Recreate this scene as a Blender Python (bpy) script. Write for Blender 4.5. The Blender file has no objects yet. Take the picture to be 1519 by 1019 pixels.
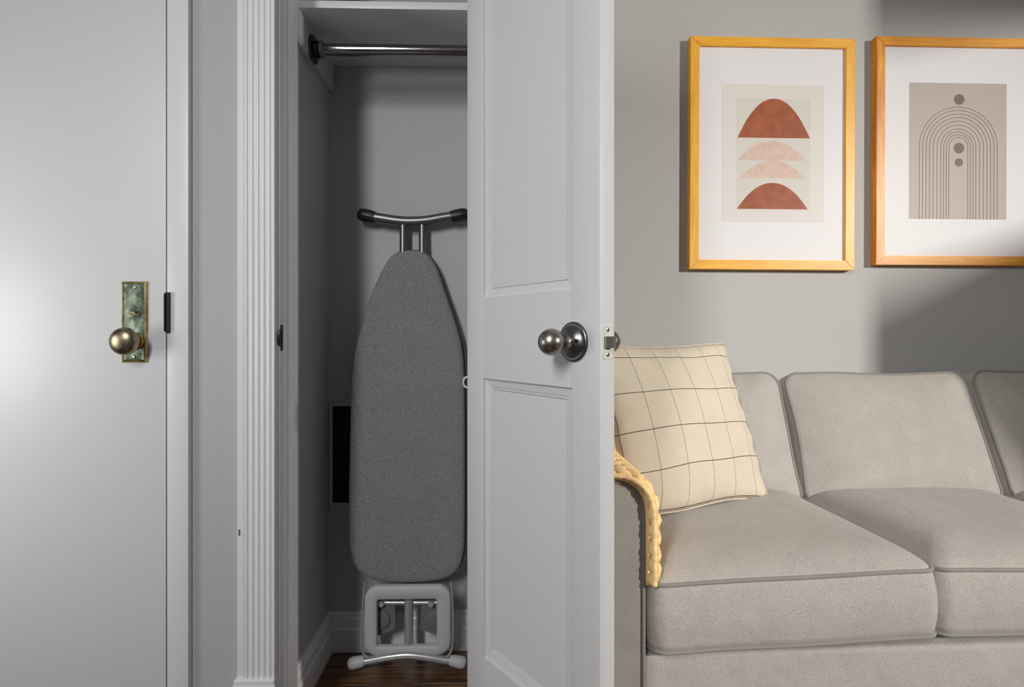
import bpy, bmesh, math, random
from mathutils import Vector, Matrix, noise

random.seed(7)
C = bpy.context.scene.collection
pi = math.pi

# ------------------------------------------------------------------ camera
F = 810.0                    # focal length in pixels of the 1519 px wide frame
CAMZ = 0.94
YAW = math.radians(1.5)      # turned a little to the right
HY = 497.0                   # horizon row
cs, sn = math.cos(YAW), math.sin(YAW)
cam_data = bpy.data.cameras.new('camera')
cam = bpy.data.objects.new('camera', cam_data)
C.objects.link(cam)
cam.location = (0, 0, CAMZ)
cam.rotation_euler = (pi / 2, 0, -YAW)
cam_data.sensor_width = 36
cam_data.lens = 36 * F / 1519
cam_data.shift_y = (HY - 509.5) / 1519
cam_data.clip_start = 0.02
bpy.context.scene.camera = cam

# ------------------------------------------------------------------ world, lights, exposure
sc = bpy.context.scene
sc.view_settings.view_transform = 'Standard'
sc.view_settings.look = 'None'
sc.view_settings.gamma = 1
sc.view_settings.exposure = 0.0
sc.view_settings.use_curve_mapping = False
w = bpy.data.worlds.new('world')
sc.world = w
w.use_nodes = True
w.node_tree.nodes['Background'].inputs[0].default_value = (0.99, 0.99, 1.0, 1)
w.node_tree.nodes['Background'].inputs[1].default_value = 0.09


def area(name, loc, target, sx, sy, power, col=(1, 1, 1), spread=180):
    l = bpy.data.lights.new(name, 'AREA')
    l.shape = 'RECTANGLE'
    l.size, l.size_y = sx, sy
    l.energy = power
    l.color = col
    l.spread = math.radians(spread)
    o = bpy.data.objects.new(name, l)
    o.location = loc
    d = Vector(target) - Vector(loc)
    o.rotation_euler = d.to_track_quat('-Z', 'Y').to_euler()
    C.objects.link(o)
    return o


area('key_light', (-0.95, -1.3, 2.10), (0.7, 1.6, 0.55), 0.32, 1.0, 17.5, (1, 1, 1), 110)
area('left_window_light', (-1.57, 0.55, 0.92), (-1.1, 1.2, 0.90), 0.35, 0.45, 5.0)
area('right_window_light', (4.8, -2.65, 2.45), (1.0, 1.5, 0.7), 0.14, 0.5, 36, (1.0, 0.965, 0.91), 60)


# ------------------------------------------------------------------ pixel -> point at a real depth
def at(px, py, Y):
    u = (px - 759.5) / F
    v = (HY - py) / F
    k = cs - u * sn
    return Vector((Y * (u * cs + sn) / k, Y, CAMZ + v * Y / k))


def ax(px, Y):
    return at(px, HY, Y).x


def c2w(x, d):
    return Vector((x * cs + d * sn, -x * sn + d * cs, 0))


# ------------------------------------------------------------------ materials
def srgb(r, g, b):
    def f(c):
        c /= 255
        return c / 12.92 if c <= 0.04045 else ((c + 0.055) / 1.055) ** 2.4
    return (f(r), f(g), f(b), 1)


def mat(name, col, rough=0.5, metal=0.0, spec=0.5, bump=None, var=None, sheen=0, coat=0):
    """bump = (scale, strength, detail, stretch); var = (scale, amount, stretch)"""
    m = bpy.data.materials.new(name)
    m.use_nodes = True
    nt = m.node_tree
    b = nt.nodes['Principled BSDF']
    b.inputs['Base Color'].default_value = col
    b.inputs['Roughness'].default_value = rough
    b.inputs['Metallic'].default_value = metal
    b.inputs['Specular IOR Level'].default_value = spec
    if sheen:
        b.inputs['Sheen Weight'].default_value = sheen
        b.inputs['Sheen Roughness'].default_value = 0.6
    if coat:
        b.inputs['Coat Weight'].default_value = coat
        b.inputs['Coat Roughness'].default_value = 0.15
    tc = nt.nodes.new('ShaderNodeTexCoord')

    def noise_tex(scale, detail, stretch):
        mp = nt.nodes.new('ShaderNodeMapping')
        mp.inputs['Scale'].default_value = stretch
        nt.links.new(tc.outputs['Object'], mp.inputs[0])
        n = nt.nodes.new('ShaderNodeTexNoise')
        n.inputs['Scale'].default_value = scale
        n.inputs['Detail'].default_value = detail
        nt.links.new(mp.outputs[0], n.inputs['Vector'])
        return n
    if bump:
        n = noise_tex(bump[0], bump[2], bump[3])
        bp = nt.nodes.new('ShaderNodeBump')
        bp.inputs['Strength'].default_value = bump[1]
        bp.inputs['Distance'].default_value = 0.002
        nt.links.new(n.outputs['Fac'], bp.inputs['Height'])
        nt.links.new(bp.outputs[0], b.inputs['Normal'])
    if var:
        n = noise_tex(var[0], 4, var[2])
        r = nt.nodes.new('ShaderNodeValToRGB')
        a = var[1]
        r.color_ramp.elements[0].position = 0.35
        r.color_ramp.elements[1].position = 0.65
        r.color_ramp.elements[0].color = [c * (1 - a) for c in col[:3]] + [1]
        r.color_ramp.elements[1].color = [c * (1 + a) for c in col[:3]] + [1]
        nt.links.new(n.outputs['Fac'], r.inputs[0])
        nt.links.new(r.outputs[0], b.inputs['Base Color'])
    return m


S1 = (1, 1, 1)
M_trim = mat('trim_paint', srgb(222, 223, 226), 0.38, bump=(40, 0.10, 3, (1, 1, 0.15)))
M_doorpaint = mat('door_paint', srgb(208, 208, 209), 0.42, bump=(60, 0.16, 4, (1.5, 1.5, 0.06)))
M_slab = mat('slab_door_paint', srgb(216, 216, 218), 0.40, bump=(25, 0.08, 3, (1, 1, 0.2)))
M_wallgrey = mat('grey_wall_paint', srgb(178, 178, 180), 0.6, bump=(120, 0.10, 3, S1))
M_livwall = mat('warm_grey_wall_paint', srgb(184, 183, 180), 0.65, bump=(150, 0.08, 3, S1))
M_closet = mat('closet_paint', srgb(180, 180, 183), 0.6, bump=(90, 0.12, 3, S1))
M_ceil = mat('ceiling_paint', srgb(225, 225, 222), 0.8)
M_board = mat('baseboard_paint', srgb(222, 222, 224), 0.4, bump=(40, 0.1, 3, S1))
M_brass = mat('aged_brass', srgb(176, 164, 116), 0.40, 1.0, var=(45, 0.45, S1))
M_brassfield = mat('tarnished_brass', srgb(112, 122, 106), 0.30, 1.0, var=(60, 0.6, S1), bump=(50, 0.3, 3, S1))
M_brassknob = mat('worn_brass_knob', srgb(146, 134, 112), 0.34, 1.0, var=(70, 0.3, S1))
M_brassgold = mat('bright_brass', srgb(196, 166, 84), 0.35, 1.0)
M_nickel = mat('satin_nickel', srgb(158, 153, 145), 0.33, 1.0)
M_nickeldark = mat('dark_nickel', srgb(124, 124, 126), 0.34, 1.0)
M_nickelplate = mat('pale_nickel_plate', srgb(222, 221, 218), 0.35, 0.2)
M_steel = mat('blackened_steel', srgb(62, 64, 68), 0.3, 1.0)
M_chrome = mat('rod_chrome', srgb(150, 150, 152), 0.13, 1.0)
M_blackplastic = mat('black_plastic', srgb(26, 26, 28), 0.45)
M_tube = mat('gunmetal_tube', srgb(120, 120, 123), 0.38, 0.85)
M_tubelight = mat('grey_metal_paint', srgb(190, 190, 192), 0.33, 0.6)
M_greyplastic = mat('grey_plastic', srgb(192, 192, 194), 0.5)
M_greydark = mat('dark_grey_plastic', srgb(112, 112, 114), 0.5)
M_dark = mat('vent_black', srgb(10, 10, 11), 0.8)
M_screw = mat('brass_screw', srgb(176, 150, 104), 0.3, 1.0)
M_white_plastic = mat('white_plastic', srgb(225, 225, 225), 0.4)


def fabric(name, col, scale=420, amt=0.16, bumpst=0.5, stretch=(1, 1, 1), sheen=0.15, coarse=0.05, wrinkle=0.0):
    m = bpy.data.materials.new(name)
    m.use_nodes = True
    nt = m.node_tree
    b = nt.nodes['Principled BSDF']
    b.inputs['Roughness'].default_value = 0.95
    b.inputs['Specular IOR Level'].default_value = 0.15
    b.inputs['Sheen Weight'].default_value = sheen
    b.inputs['Sheen Roughness'].default_value = 0.5
    tc = nt.nodes.new('ShaderNodeTexCoord')
    mp = nt.nodes.new('ShaderNodeMapping')
    mp.inputs['Scale'].default_value = stretch
    nt.links.new(tc.outputs['Object'], mp.inputs[0])
    n = nt.nodes.new('ShaderNodeTexNoise')
    n.inputs['Scale'].default_value = scale
    n.inputs['Detail'].default_value = 3
    n.inputs['Roughness'].default_value = 0.7
    nt.links.new(mp.outputs[0], n.inputs['Vector'])
    n2 = nt.nodes.new('ShaderNodeTexNoise')
    n2.inputs['Scale'].default_value = 14
    nt.links.new(tc.outputs['Object'], n2.inputs['Vector'])
    r = nt.nodes.new('ShaderNodeMapRange')
    r.inputs['From Min'].default_value = 0.3
    r.inputs['From Max'].default_value = 0.7
    r.inputs['To Min'].default_value = 1 - amt
    r.inputs['To Max'].default_value = 1 + amt
    nt.links.new(n.outputs['Fac'], r.inputs['Value'])
    r2 = nt.nodes.new('ShaderNodeMapRange')
    r2.inputs['From Min'].default_value = 0.3
    r2.inputs['From Max'].default_value = 0.7
    r2.inputs['To Min'].default_value = 1 - coarse
    r2.inputs['To Max'].default_value = 1 + coarse
    nt.links.new(n2.outputs['Fac'], r2.inputs['Value'])
    mu = nt.nodes.new('ShaderNodeMath')
    mu.operation = 'MULTIPLY'
    nt.links.new(r.outputs[0], mu.inputs[0])
    nt.links.new(r2.outputs[0], mu.inputs[1])
    vm = nt.nodes.new('ShaderNodeVectorMath')
    vm.operation = 'SCALE'
    vm.inputs[0].default_value = col[:3]
    nt.links.new(mu.outputs[0], vm.inputs['Scale'])
    nt.links.new(vm.outputs[0], b.inputs['Base Color'])
    bp = nt.nodes.new('ShaderNodeBump')
    bp.inputs['Strength'].default_value = bumpst
    bp.inputs['Distance'].default_value = 0.001
    nt.links.new(n.outputs['Fac'], bp.inputs['Height'])
    if wrinkle:
        n3 = nt.nodes.new('ShaderNodeTexNoise')
        n3.inputs['Scale'].default_value = 9
        n3.inputs['Detail'].default_value = 2
        n3.inputs['Distortion'].default_value = 0.8
        nt.links.new(tc.outputs['Object'], n3.inputs['Vector'])
        b2 = nt.nodes.new('ShaderNodeBump')
        b2.inputs['Strength'].default_value = wrinkle
        b2.inputs['Distance'].default_value = 0.02
        nt.links.new(n3.outputs['Fac'], b2.inputs['Height'])
        nt.links.new(b2.outputs[0], bp.inputs['Normal'])
    nt.links.new(bp.outputs[0], b.inputs['Normal'])
    return m, vm


M_sofa, _ = fabric('sofa_fabric', srgb(173, 167, 161), 300, 0.21, 0.5, (1.3, 1.0, 1.0), 0.15, 0.04, 0.22)
M_pipe, _ = fabric('sofa_piping', srgb(140, 136, 131), 500, 0.15)
M_cover, _ = fabric('heather_cover', srgb(134, 134, 135), 330, 0.40, 0.5, (1, 1, 1), 0.1, 0.03)
M_covertrim, _ = fabric('cover_binding', srgb(70, 70, 72), 500, 0.15)
M_knit, _ = fabric('yellow_knit', srgb(252, 216, 156), 300, 0.14, 0.8, S1, 0.2, 0.08)
M_pillow, pv = fabric('check_linen', srgb(212, 200, 180), 380, 0.07, 0.5, S1, 0.1, 0.03)


def add_check(m, vm, base):
    """woven window-pane check, from the UV map, which is in metres of cloth"""
    nt = m.node_tree
    uv = nt.nodes.new('ShaderNodeUVMap')
    sp = nt.nodes.new('ShaderNodeSeparateXYZ')
    nt.links.new(uv.outputs[0], sp.inputs[0])

    def math_(op, a, b=None):
        n = nt.nodes.new('ShaderNodeMath')
        n.operation = op
        for i, v in enumerate((a, b)):
            if v is None:
                continue
            if isinstance(v, (int, float)):
                n.inputs[i].default_value = v
            else:
                nt.links.new(v, n.inputs[i])
        return n.outputs[0]

    def lines(axis, off, step, half):
        a = math_('ADD', axis, off)
        a = math_('DIVIDE', a, step)
        a = math_('FRACT', a)
        a = math_('SUBTRACT', a, 0.5)
        a = math_('ABSOLUTE', a)
        return math_('LESS_THAN', a, half / step)
    h = lines(sp.outputs[1], 10.0 + CHK_V, 0.105, 0.00105)
    v = lines(sp.outputs[0], 10.0 + CHK_U, 0.090, 0.0008)
    mx = nt.nodes.new('ShaderNodeMix')
    mx.data_type = 'RGBA'
    mx.inputs['A'].default_value = base
    mx.inputs['B'].default_value = srgb(128, 118, 106)
    nt.links.new(v, mx.inputs['Factor'])
    mx2 = nt.nodes.new('ShaderNodeMix')
    mx2.data_type = 'RGBA'
    mx2.inputs['B'].default_value = srgb(70, 58, 50)
    nt.links.new(mx.outputs['Result'], mx2.inputs['A'])
    nt.links.new(h, mx2.inputs['Factor'])
    nt.links.new(mx2.outputs['Result'], vm.inputs[0])


CHK_U, CHK_V = 0.025, 0.0195
add_check(M_pillow, pv, srgb(212, 200, 180))


def wood(name, c1, c2, axis_scale, rough=0.4, per_object=0.0, coat=0):
    m = bpy.data.materials.new(name)
    m.use_nodes = True
    nt = m.node_tree
    b = nt.nodes['Principled BSDF']
    b.inputs['Roughness'].default_value = rough
    if coat:
        b.inputs['Coat Weight'].default_value = coat
    tc = nt.nodes.new('ShaderNodeTexCoord')
    oi = nt.nodes.new('ShaderNodeObjectInfo')
    add = nt.nodes.new('ShaderNodeVectorMath')
    add.operation = 'ADD'
    nt.links.new(tc.outputs['Object'], add.inputs[0])
    sc_ = nt.nodes.new('ShaderNodeVectorMath')
    sc_.operation = 'SCALE'
    sc_.inputs[0].default_value = (7, 5, 3)
    nt.links.new(oi.outputs['Random'], sc_.inputs['Scale'])
    nt.links.new(sc_.outputs[0], add.inputs[1])
    mp = nt.nodes.new('ShaderNodeMapping')
    mp.inputs['Scale'].default_value = axis_scale
    nt.links.new(add.outputs[0], mp.inputs[0])
    n = nt.nodes.new('ShaderNodeTexNoise')
    n.inputs['Scale'].default_value = 6
    n.inputs['Detail'].default_value = 6
    n.inputs['Distortion'].default_value = 1.2
    nt.links.new(mp.outputs[0], n.inputs['Vector'])
    r = nt.nodes.new('ShaderNodeValToRGB')
    r.color_ramp.elements[0].position = 0.35
    r.color_ramp.elements[1].position = 0.68
    r.color_ramp.elements[0].color = c1
    r.color_ramp.elements[1].color = c2
    nt.links.new(n.outputs['Fac'], r.inputs[0])
    nt.links.new(r.outputs[0], b.inputs['Base Color'])
    return m


M_plank = wood('dark_oak_plank', srgb(40, 26, 16), srgb(122, 80, 44), (0.8, 9, 9), 0.35, coat=0.2)
M_frame1x = wood('honey_wood_frame_across', srgb(236, 164, 40), srgb(252, 190, 62), (0.8, 9, 9), 0.4)
M_frame1z = wood('honey_wood_frame_upright', srgb(236, 168, 46), srgb(252, 194, 70), (9, 9, 0.8), 0.4)
M_frame2x = wood('amber_wood_frame_across', srgb(220, 140, 18), srgb(242, 168, 36), (0.8, 9, 9), 0.4)
M_frame2z = wood('amber_wood_frame_upright', srgb(208, 124, 12), srgb(240, 166, 38), (9, 9, 0.8), 0.4)

M_mat = mat('picture_mat', srgb(232, 229, 230), 0.8)
M_paper = mat('cream_paper', srgb(224, 217, 211), 0.85)
M_paper_in = mat('pale_green_grey_print', srgb(214, 210, 200), 0.85)
M_rust = mat('rust_print', srgb(158, 82, 46), 0.85, var=(30, 0.16, S1))
M_blush = mat('blush_print', srgb(216, 188, 172), 0.85, var=(40, 0.06, S1))
M_taupe = mat('taupe_print', srgb(186, 174, 166), 0.85)
M_brownink = mat('brown_ink', srgb(112, 96, 84), 0.85)


def glass_mat():
    m = bpy.data.materials.new('picture_glass')
    m.use_nodes = True
    nt = m.node_tree
    nt.nodes.remove(nt.nodes['Principled BSDF'])
    out = nt.nodes['Material Output']
    t = nt.nodes.new('ShaderNodeBsdfTransparent')
    g = nt.nodes.new('ShaderNodeBsdfGlossy')
    g.inputs['Roughness'].default_value = 0.4
    mx = nt.nodes.new('ShaderNodeMixShader')
    mx.inputs[0].default_value = 0.008
    nt.links.new(t.outputs[0], mx.inputs[1])
    nt.links.new(g.outputs[0], mx.inputs[2])
    nt.links.new(mx.outputs[0], out.inputs[0])
    return m


M_glass = glass_mat()


# ------------------------------------------------------------------ mesh helpers
def link(name, bm, m, parent=None, smooth=True, loc=None):
    me = bpy.data.meshes.new(name)
    bmesh.ops.recalc_face_normals(bm, faces=bm.faces[:])
    bm.to_mesh(me)
    bm.free()
    me.materials.append(m)
    if smooth:
        for p in me.polygons:
            p.use_smooth = True
    o = bpy.data.objects.new(name, me)
    C.objects.link(o)
    if parent:
        o.parent = parent
    if loc:
        o.location = loc
    return o


def auto_smooth(o, deg=35):
    me = o.data
    bm = bmesh.new()
    bm.from_mesh(me)
    for e in bm.edges:
        if len(e.link_faces) == 2 and e.calc_face_angle(0) > math.radians(deg):
            e.smooth = False
    bm.to_mesh(me)
    bm.free()
    return o


def empty(name, loc=(0, 0, 0)):
    o = bpy.data.objects.new(name, None)
    o.empty_display_size = 0.05
    o.location = loc
    C.objects.link(o)
    return o


def tag(o, label, cat, group=None, kind=None):
    o['label'] = label
    o['category'] = cat
    if group:
        o['group'] = group
    if kind:
        o['kind'] = kind
    return o


def struct(o, label, cat):
    return tag(o, label, cat, kind='structure')


def add_box(bm, x0, x1, y0, y1, z0, z1, bev=0.0, seg=2):
    r = bmesh.ops.create_cube(bm, size=1)
    vs = r['verts']
    for v in vs:
        v.co = Vector(((x0 + x1) / 2 + v.co.x * (x1 - x0), (y0 + y1) / 2 + v.co.y * (y1 - y0), (z0 + z1) / 2 + v.co.z * (z1 - z0)))
    if bev > 0:
        es = list({e for v in vs for e in v.link_edges})
        bmesh.ops.bevel(bm, geom=es, offset=bev, segments=seg, affect='EDGES', profile=0.6)
    return vs


def box(name, x0, x1, y0, y1, z0, z1, m, parent=None, bev=0.0, seg=2):
    bm = bmesh.new()
    add_box(bm, x0, x1, y0, y1, z0, z1, bev, seg)
    o = link(name, bm, m, parent, smooth=bev > 0)
    if bev > 0:
        auto_smooth(o, 40)
    return o


def add_tube(bm, pts, rad, n=12, caps=True, closed=False, rib=0.0, ribs=0):
    pts = [Vector(p) for p in pts]
    k = len(pts)
    rads = rad if isinstance(rad, (list, tuple)) else [rad] * k
    rings = []
    ref = None
    for i, p in enumerate(pts):
        if closed:
            t = (pts[(i + 1) % k] - pts[i - 1]).normalized()
        else:
            t = (pts[min(i + 1, k - 1)] - pts[max(i - 1, 0)]).normalized()
        if ref is None:
            a = Vector((0, 0, 1)) if abs(t.z) < 0.9 else Vector((1, 0, 0))
            ref = (a - t * a.dot(t)).normalized()
        else:
            ref = (ref - t * ref.dot(t)).normalized()
        b = t.cross(ref)
        ring = []
        for j in range(n):
            an = 2 * pi * j / n
            r = rads[i] * (1 + (rib * math.cos(an * ribs) if ribs else 0))
            ring.append(bm.verts.new(p + (ref * math.cos(an) + b * math.sin(an)) * r))
        rings.append(ring)
    m = k if closed else k - 1
    for i in range(m):
        a, b = rings[i], rings[(i + 1) % k]
        for j in range(n):
            bm.faces.new((a[j], a[(j + 1) % n], b[(j + 1) % n], b[j]))
    if caps and not closed:
        bm.faces.new(rings[0])
        bm.faces.new(rings[-1])


def tube(name, pts, rad, m, parent=None, n=12, **kw):
    bm = bmesh.new()
    add_tube(bm, pts, rad, n, **kw)
    return auto_smooth(link(name, bm, m, parent), 50)


def add_lathe(bm, prof, origin, axis, n=32):
    """prof: list of (distance along axis, radius)"""
    axis = Vector(axis).normalized()
    a = Vector((0, 0, 1)) if abs(axis.z) < 0.9 else Vector((1, 0, 0))
    e1 = (a - axis * a.dot(axis)).normalized()
    e2 = axis.cross(e1)
    o = Vector(origin)
    rings = []
    for s, r in prof:
        if r < 1e-6:
            rings.append([bm.verts.new(o + axis * s)])
        else:
            rings.append([bm.verts.new(o + axis * s + (e1 * math.cos(2 * pi * j / n) + e2 * math.sin(2 * pi * j / n)) * r) for j in range(n)])
    for a_, b_ in zip(rings, rings[1:]):
        for j in range(n):
            k = (j + 1) % n
            if len(a_) == 1 and len(b_) == 1:
                continue
            if len(a_) == 1:
                bm.faces.new((a_[0], b_[j], b_[k]))
            elif len(b_) == 1:
                bm.faces.new((a_[j], a_[k], b_[0]))
            else:
                bm.faces.new((a_[j], a_[k], b_[k], b_[j]))
    for rg in (rings[0], rings[-1]):
        if len(rg) > 1:
            bm.faces.new(rg)


def lathe(name, prof, origin, axis, m, parent=None, n=32, deg=40):
    bm = bmesh.new()
    add_lathe(bm, prof, origin, axis, n)
    return auto_smooth(link(name, bm, m, parent), deg)


def prism(name, poly, axis, lo, hi, m, parent=None, deg=30, smooth=True):
    """extrude a closed 2-D polygon. axis 'z': poly is (x, y); 'x': poly is (y, z); 'y': poly is (x, z)"""
    bm = bmesh.new()

    def P(p, t):
        return {'z': (p[0], p[1], t), 'x': (t, p[0], p[1]), 'y': (p[0], t, p[1])}[axis]
    a = [bm.verts.new(P(p, lo)) for p in poly]
    b = [bm.verts.new(P(p, hi)) for p in poly]
    n = len(poly)
    for i in range(n):
        bm.faces.new((a[i], a[(i + 1) % n], b[(i + 1) % n], b[i]))
    bm.faces.new(a)
    bm.faces.new(b)
    o = link(name, bm, m, parent, smooth)
    if smooth:
        auto_smooth(o, deg)
    return o


def rrect(hw, hh, r, n=10):
    """rounded rectangle outline, counter-clockwise, centred on the origin"""
    out = []
    for cx, cy, a0 in ((hw - r, hh - r, 0), (-hw + r, hh - r, 90), (-hw + r, -hh + r, 180), (hw - r, -hh + r, 270)):
        for i in range(n + 1):
            a = math.radians(a0 + 90 * i / n)
            out.append((cx + r * math.cos(a), cy + r * math.sin(a)))
    return out


def catmull(pts, sub=6, closed=False):
    out = []
    k = len(pts)
    pts = [Vector(p) for p in pts]
    for i in range(k if closed else k - 1):
        if closed:
            p0, p1, p2, p3 = pts[i - 1], pts[i], pts[(i + 1) % k], pts[(i + 2) % k]
        else:
            p0, p1, p2, p3 = pts[max(i - 1, 0)], pts[i], pts[i + 1], pts[min(i + 2, k - 1)]
        for s in range(sub):
            t = s / sub
            out.append(0.5 * ((2 * p1) + (p2 - p0) * t + (2 * p0 - 5 * p1 + 4 * p2 - p3) * t * t + (3 * p1 - p0 - 3 * p2 + p3) * t ** 3))
    if not closed:
        out.append(pts[-1])
    return out


# ================================================================== SETTING
YW = 1.205            # room face of the entry / closet wall
YB = 1.645            # back of the closet
YS = 2.00             # wall behind the sofa
HC = 2.60

# ---- floor of dark boards
floor = box('floor', -2.2, 3.2, -1.6, 2.1, -0.06, -0.018, M_dark)
struct(floor, 'dark stained wooden board floor, showing in the bottom of the closet', 'floor')
bm = bmesh.new()
PW = 0.083
add_box(bm, 0, 1.35, 0, PW - 0.0015, -0.018, 0, 0.0012, 1)
pm = link('plank', bm, M_plank, floor, smooth=False)
first = True
yy = YB - PW - 0.001
row = 0
while yy > -1.5:
    x = -2.2 - (row * 0.47) % 1.35
    while x < 3.2:
        if first:
            o = pm
            first = False
        else:
            o = pm.copy()
            C.objects.link(o)
            o.parent = floor
        o.location = (x, yy, 0)
        x += 1.3515
    yy -= PW
    row += 1

ceil = box('ceiling', -2.2, 3.2, -1.6, 2.1, HC, HC + 0.05, M_ceil)
struct(ceil, 'plain white ceiling above the room, out of the picture', 'ceiling')

# ---- openings
XJ = ax(415.5, YW)                 # left jamb face of the closet
hin_c = (-0.098, 1.197)
fre_c = (0.143, 0.888)
P_hin = c2w(*hin_c)
P_fre = c2w(*fre_c)
ddir = (P_fre - P_hin).normalized()         # hinge -> free edge
DW = (P_fre - P_hin).length
DN = Vector((ddir.y, -ddir.x, 0))           # normal
if DN.x > 0:
    DN = -DN                                # of the face we see (towards the left)
DT = 0.035
pin = P_hin - DN * (DT + 0.004)
XR = pin.x + 0.006                          # right jamb face
XE = ax(246.0, 1.192)                       # right edge of the entry door slab
XEL = XE - 0.86
ZD = 2.04

wl = box('wall_entry', XE + 0.004, XJ - 0.019, YW, YW + 0.10, 0, HC, M_wallgrey)
struct(wl, 'narrow strip of grey wall between the white slab door and the fluted closet casing', 'wall')
o = box('wall_header', XEL - 0.004, XE + 0.004, YW, YW + 0.10, ZD + 0.006, HC, M_wallgrey)
struct(o, 'grey wall above the white slab door', 'wall')
o = box('wall_closet_header', XJ - 0.019, XR + 0.019, YW, YW + 0.075, ZD + 0.02, HC, M_wallgrey)
struct(o, 'grey wall above the closet opening', 'wall')
o = box('wall_far_left', -2.2, XEL - 0.004, YW, YW + 0.10, 0, HC, M_wallgrey)
struct(o, 'grey wall beyond the hinge side of the white slab door', 'wall')
XCR = 0.0
XWR = XR + 0.019
o = box('wall_partition', XWR, XWR + 0.062, YW, YS, 0, HC, M_livwall)
struct(o, 'grey partition wall between closet and sofa alcove, behind the open door', 'wall')
XCL = ax(487.6, YB)
o = box('wall_closet_left', XCL - 0.05, XCL, YW + 0.10, YB, 0, HC, M_closet)
struct(o, 'shaded grey left side wall inside the closet', 'wall')
o = box('wall_closet_back', XCL - 0.05, XWR, YB, YB + 0.05, 0, HC, M_closet)
struct(o, 'grey back wall inside the closet behind the ironing board', 'wall')
o = box('wall_living', XWR + 0.062, 3.2, YS, YS + 0.08, 0, HC, M_livwall)
struct(o, 'warm grey wall behind the sofa with two framed prints', 'wall')

# unseen right wall added to block window light; openings shaped for its shadows
WX = 2.62
for y0, y1, z0, z1 in ((0.325, YS, 0, 1.57), (0.325, YS, 2.19, HC), (1.1, YS, 1.57, 2.19), (-2.4, -1.030, 0, HC), (-1.030, 0.325, 0, 0.75), (-1.030, 0.325, 2.45, HC)):
    o = box('wall_right_blocker', WX, WX + 0.02, y0, y1, z0, z1, M_livwall)
    struct(o, 'grey right wall added outside the picture, its window opening shaped to block light', 'wall')

# ---- closet jamb (left) with stop and strike plate
JB = 0.0052
jam = box('trim_1', XJ - 0.018, XJ, YW - 0.001, YW + 0.104, 0, ZD + 0.02, M_trim, bev=0.0012)
struct(jam, 'white left door jamb of the closet, with stop strip and strike plate', 'door jamb')
ys0 = YW + 0.038
box('door_stop', XJ, XJ + 0.006, ys0, ys0 + 0.036, 0, ZD + 0.02, M_trim, jam, 0.0015)
zs = at(415, 501, YW).z
bm = bmesh.new()
add_box(bm, XJ - 0.0004, XJ + 0.0016, YW + 0.001, YW + 0.013, zs - 0.0285, zs + 0.0285, 0.0006, 1)
stp = link('strike_plate', bm, M_steel, jam, smooth=False)
stp['label'] = 'dark metal strike plate'
lip = [(YW + 0.002, -0.020), (YW - 0.006, -0.015), (YW - 0.0095, 0), (YW - 0.006, 0.015), (YW + 0.002, 0.020)]
prism('strike_lip', [(a, zs + b) for a, b in lip], 'x', XJ - 0.0012, XJ + 0.0014, M_steel, stp)
box('latch_hole', XJ + 0.0012, XJ + 0.0019, YW + 0.004, YW + 0.0105, zs - 0.011, zs + 0.011, M_dark, stp)
jr = box('trim_2', XR, XR + 0.018, YW - 0.001, YW + 0.076, 0, ZD + 0.02, M_trim, bev=0.0012)
struct(jr, 'white right door jamb of the closet, hidden behind the open door', 'door jamb')
jt = box('trim_3', XJ - 0.018, XR + 0.018, YW - 0.001, YW + 0.09, ZD + 0.0205, ZD + 0.038, M_trim, bev=0.0012)
struct(jt, 'white head jamb over the closet opening', 'door jamb')

# ---- fluted casing of the closet, on a plinth block
YC = YW - 0.020
xl, xr = ax(350.5, YC), XJ - 0.004
wdt = xr - xl
zpl = at(380, 1007, YC).z
poly = [(xl, YW)]
poly += [(xl, YC + 0.005), (xl + 0.0015, YC + 0.0035)]
x1 = xl + 0.0145
poly += [(x1 - 0.001, YC + 0.0035), (x1, YC + 0.006), (x1 + 0.0012, YC + 0.006), (x1 + 0.002, YC)]
fl0, pitch, nfl = x1 + 0.0075, 0.0122, 5
for k in range(nfl):
    c = fl0 + 0.0045 + k * pitch
    for a in range(0, 181, 30):
        an = math.radians(180 - a)
        poly.append((c + 0.0046 * math.cos(an), YC + 0.0024 * math.sin(an)))
poly += [(xr - 0.002, YC), (xr, YC + 0.002), (xr, YW)]
cas = prism('trim_4', poly, 'z', zpl, ZD + 0.02, M_trim, deg=25)
struct(cas, 'white fluted door casing on the left of the closet opening', 'door casing')
bm = bmesh.new()
add_box(bm, xl - 0.006, xr + 0.003, YC - 0.008, YW, 0, zpl - 0.012, 0.002, 2)
add_box(bm, xl - 0.004, xr + 0.0015, YC - 0.005, YW, zpl - 0.013, zpl, 0.004, 3)
auto_smooth(link('plinth_block', bm, M_trim, cas), 35)
chip = at(355, 790, YC + 0.0035)
bm = bmesh.new()
add_box(bm, chip.x - 0.002, chip.x + 0.002, chip.y - 0.0012, chip.y + 0.001, chip.z - 0.007, chip.z + 0.007, 0.0008, 1)
link('paint_chip', bm, M_greydark, cas, smooth=False)
# right-hand casing beyond the open door
o = box('trim_5', XR + 0.012, XR + 0.078, YW - 0.014, YW, 0, ZD + 0.02, M_trim, bev=0.003)
struct(o, 'white casing on the hinge side of the closet, behind the open door', 'door casing')

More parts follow.
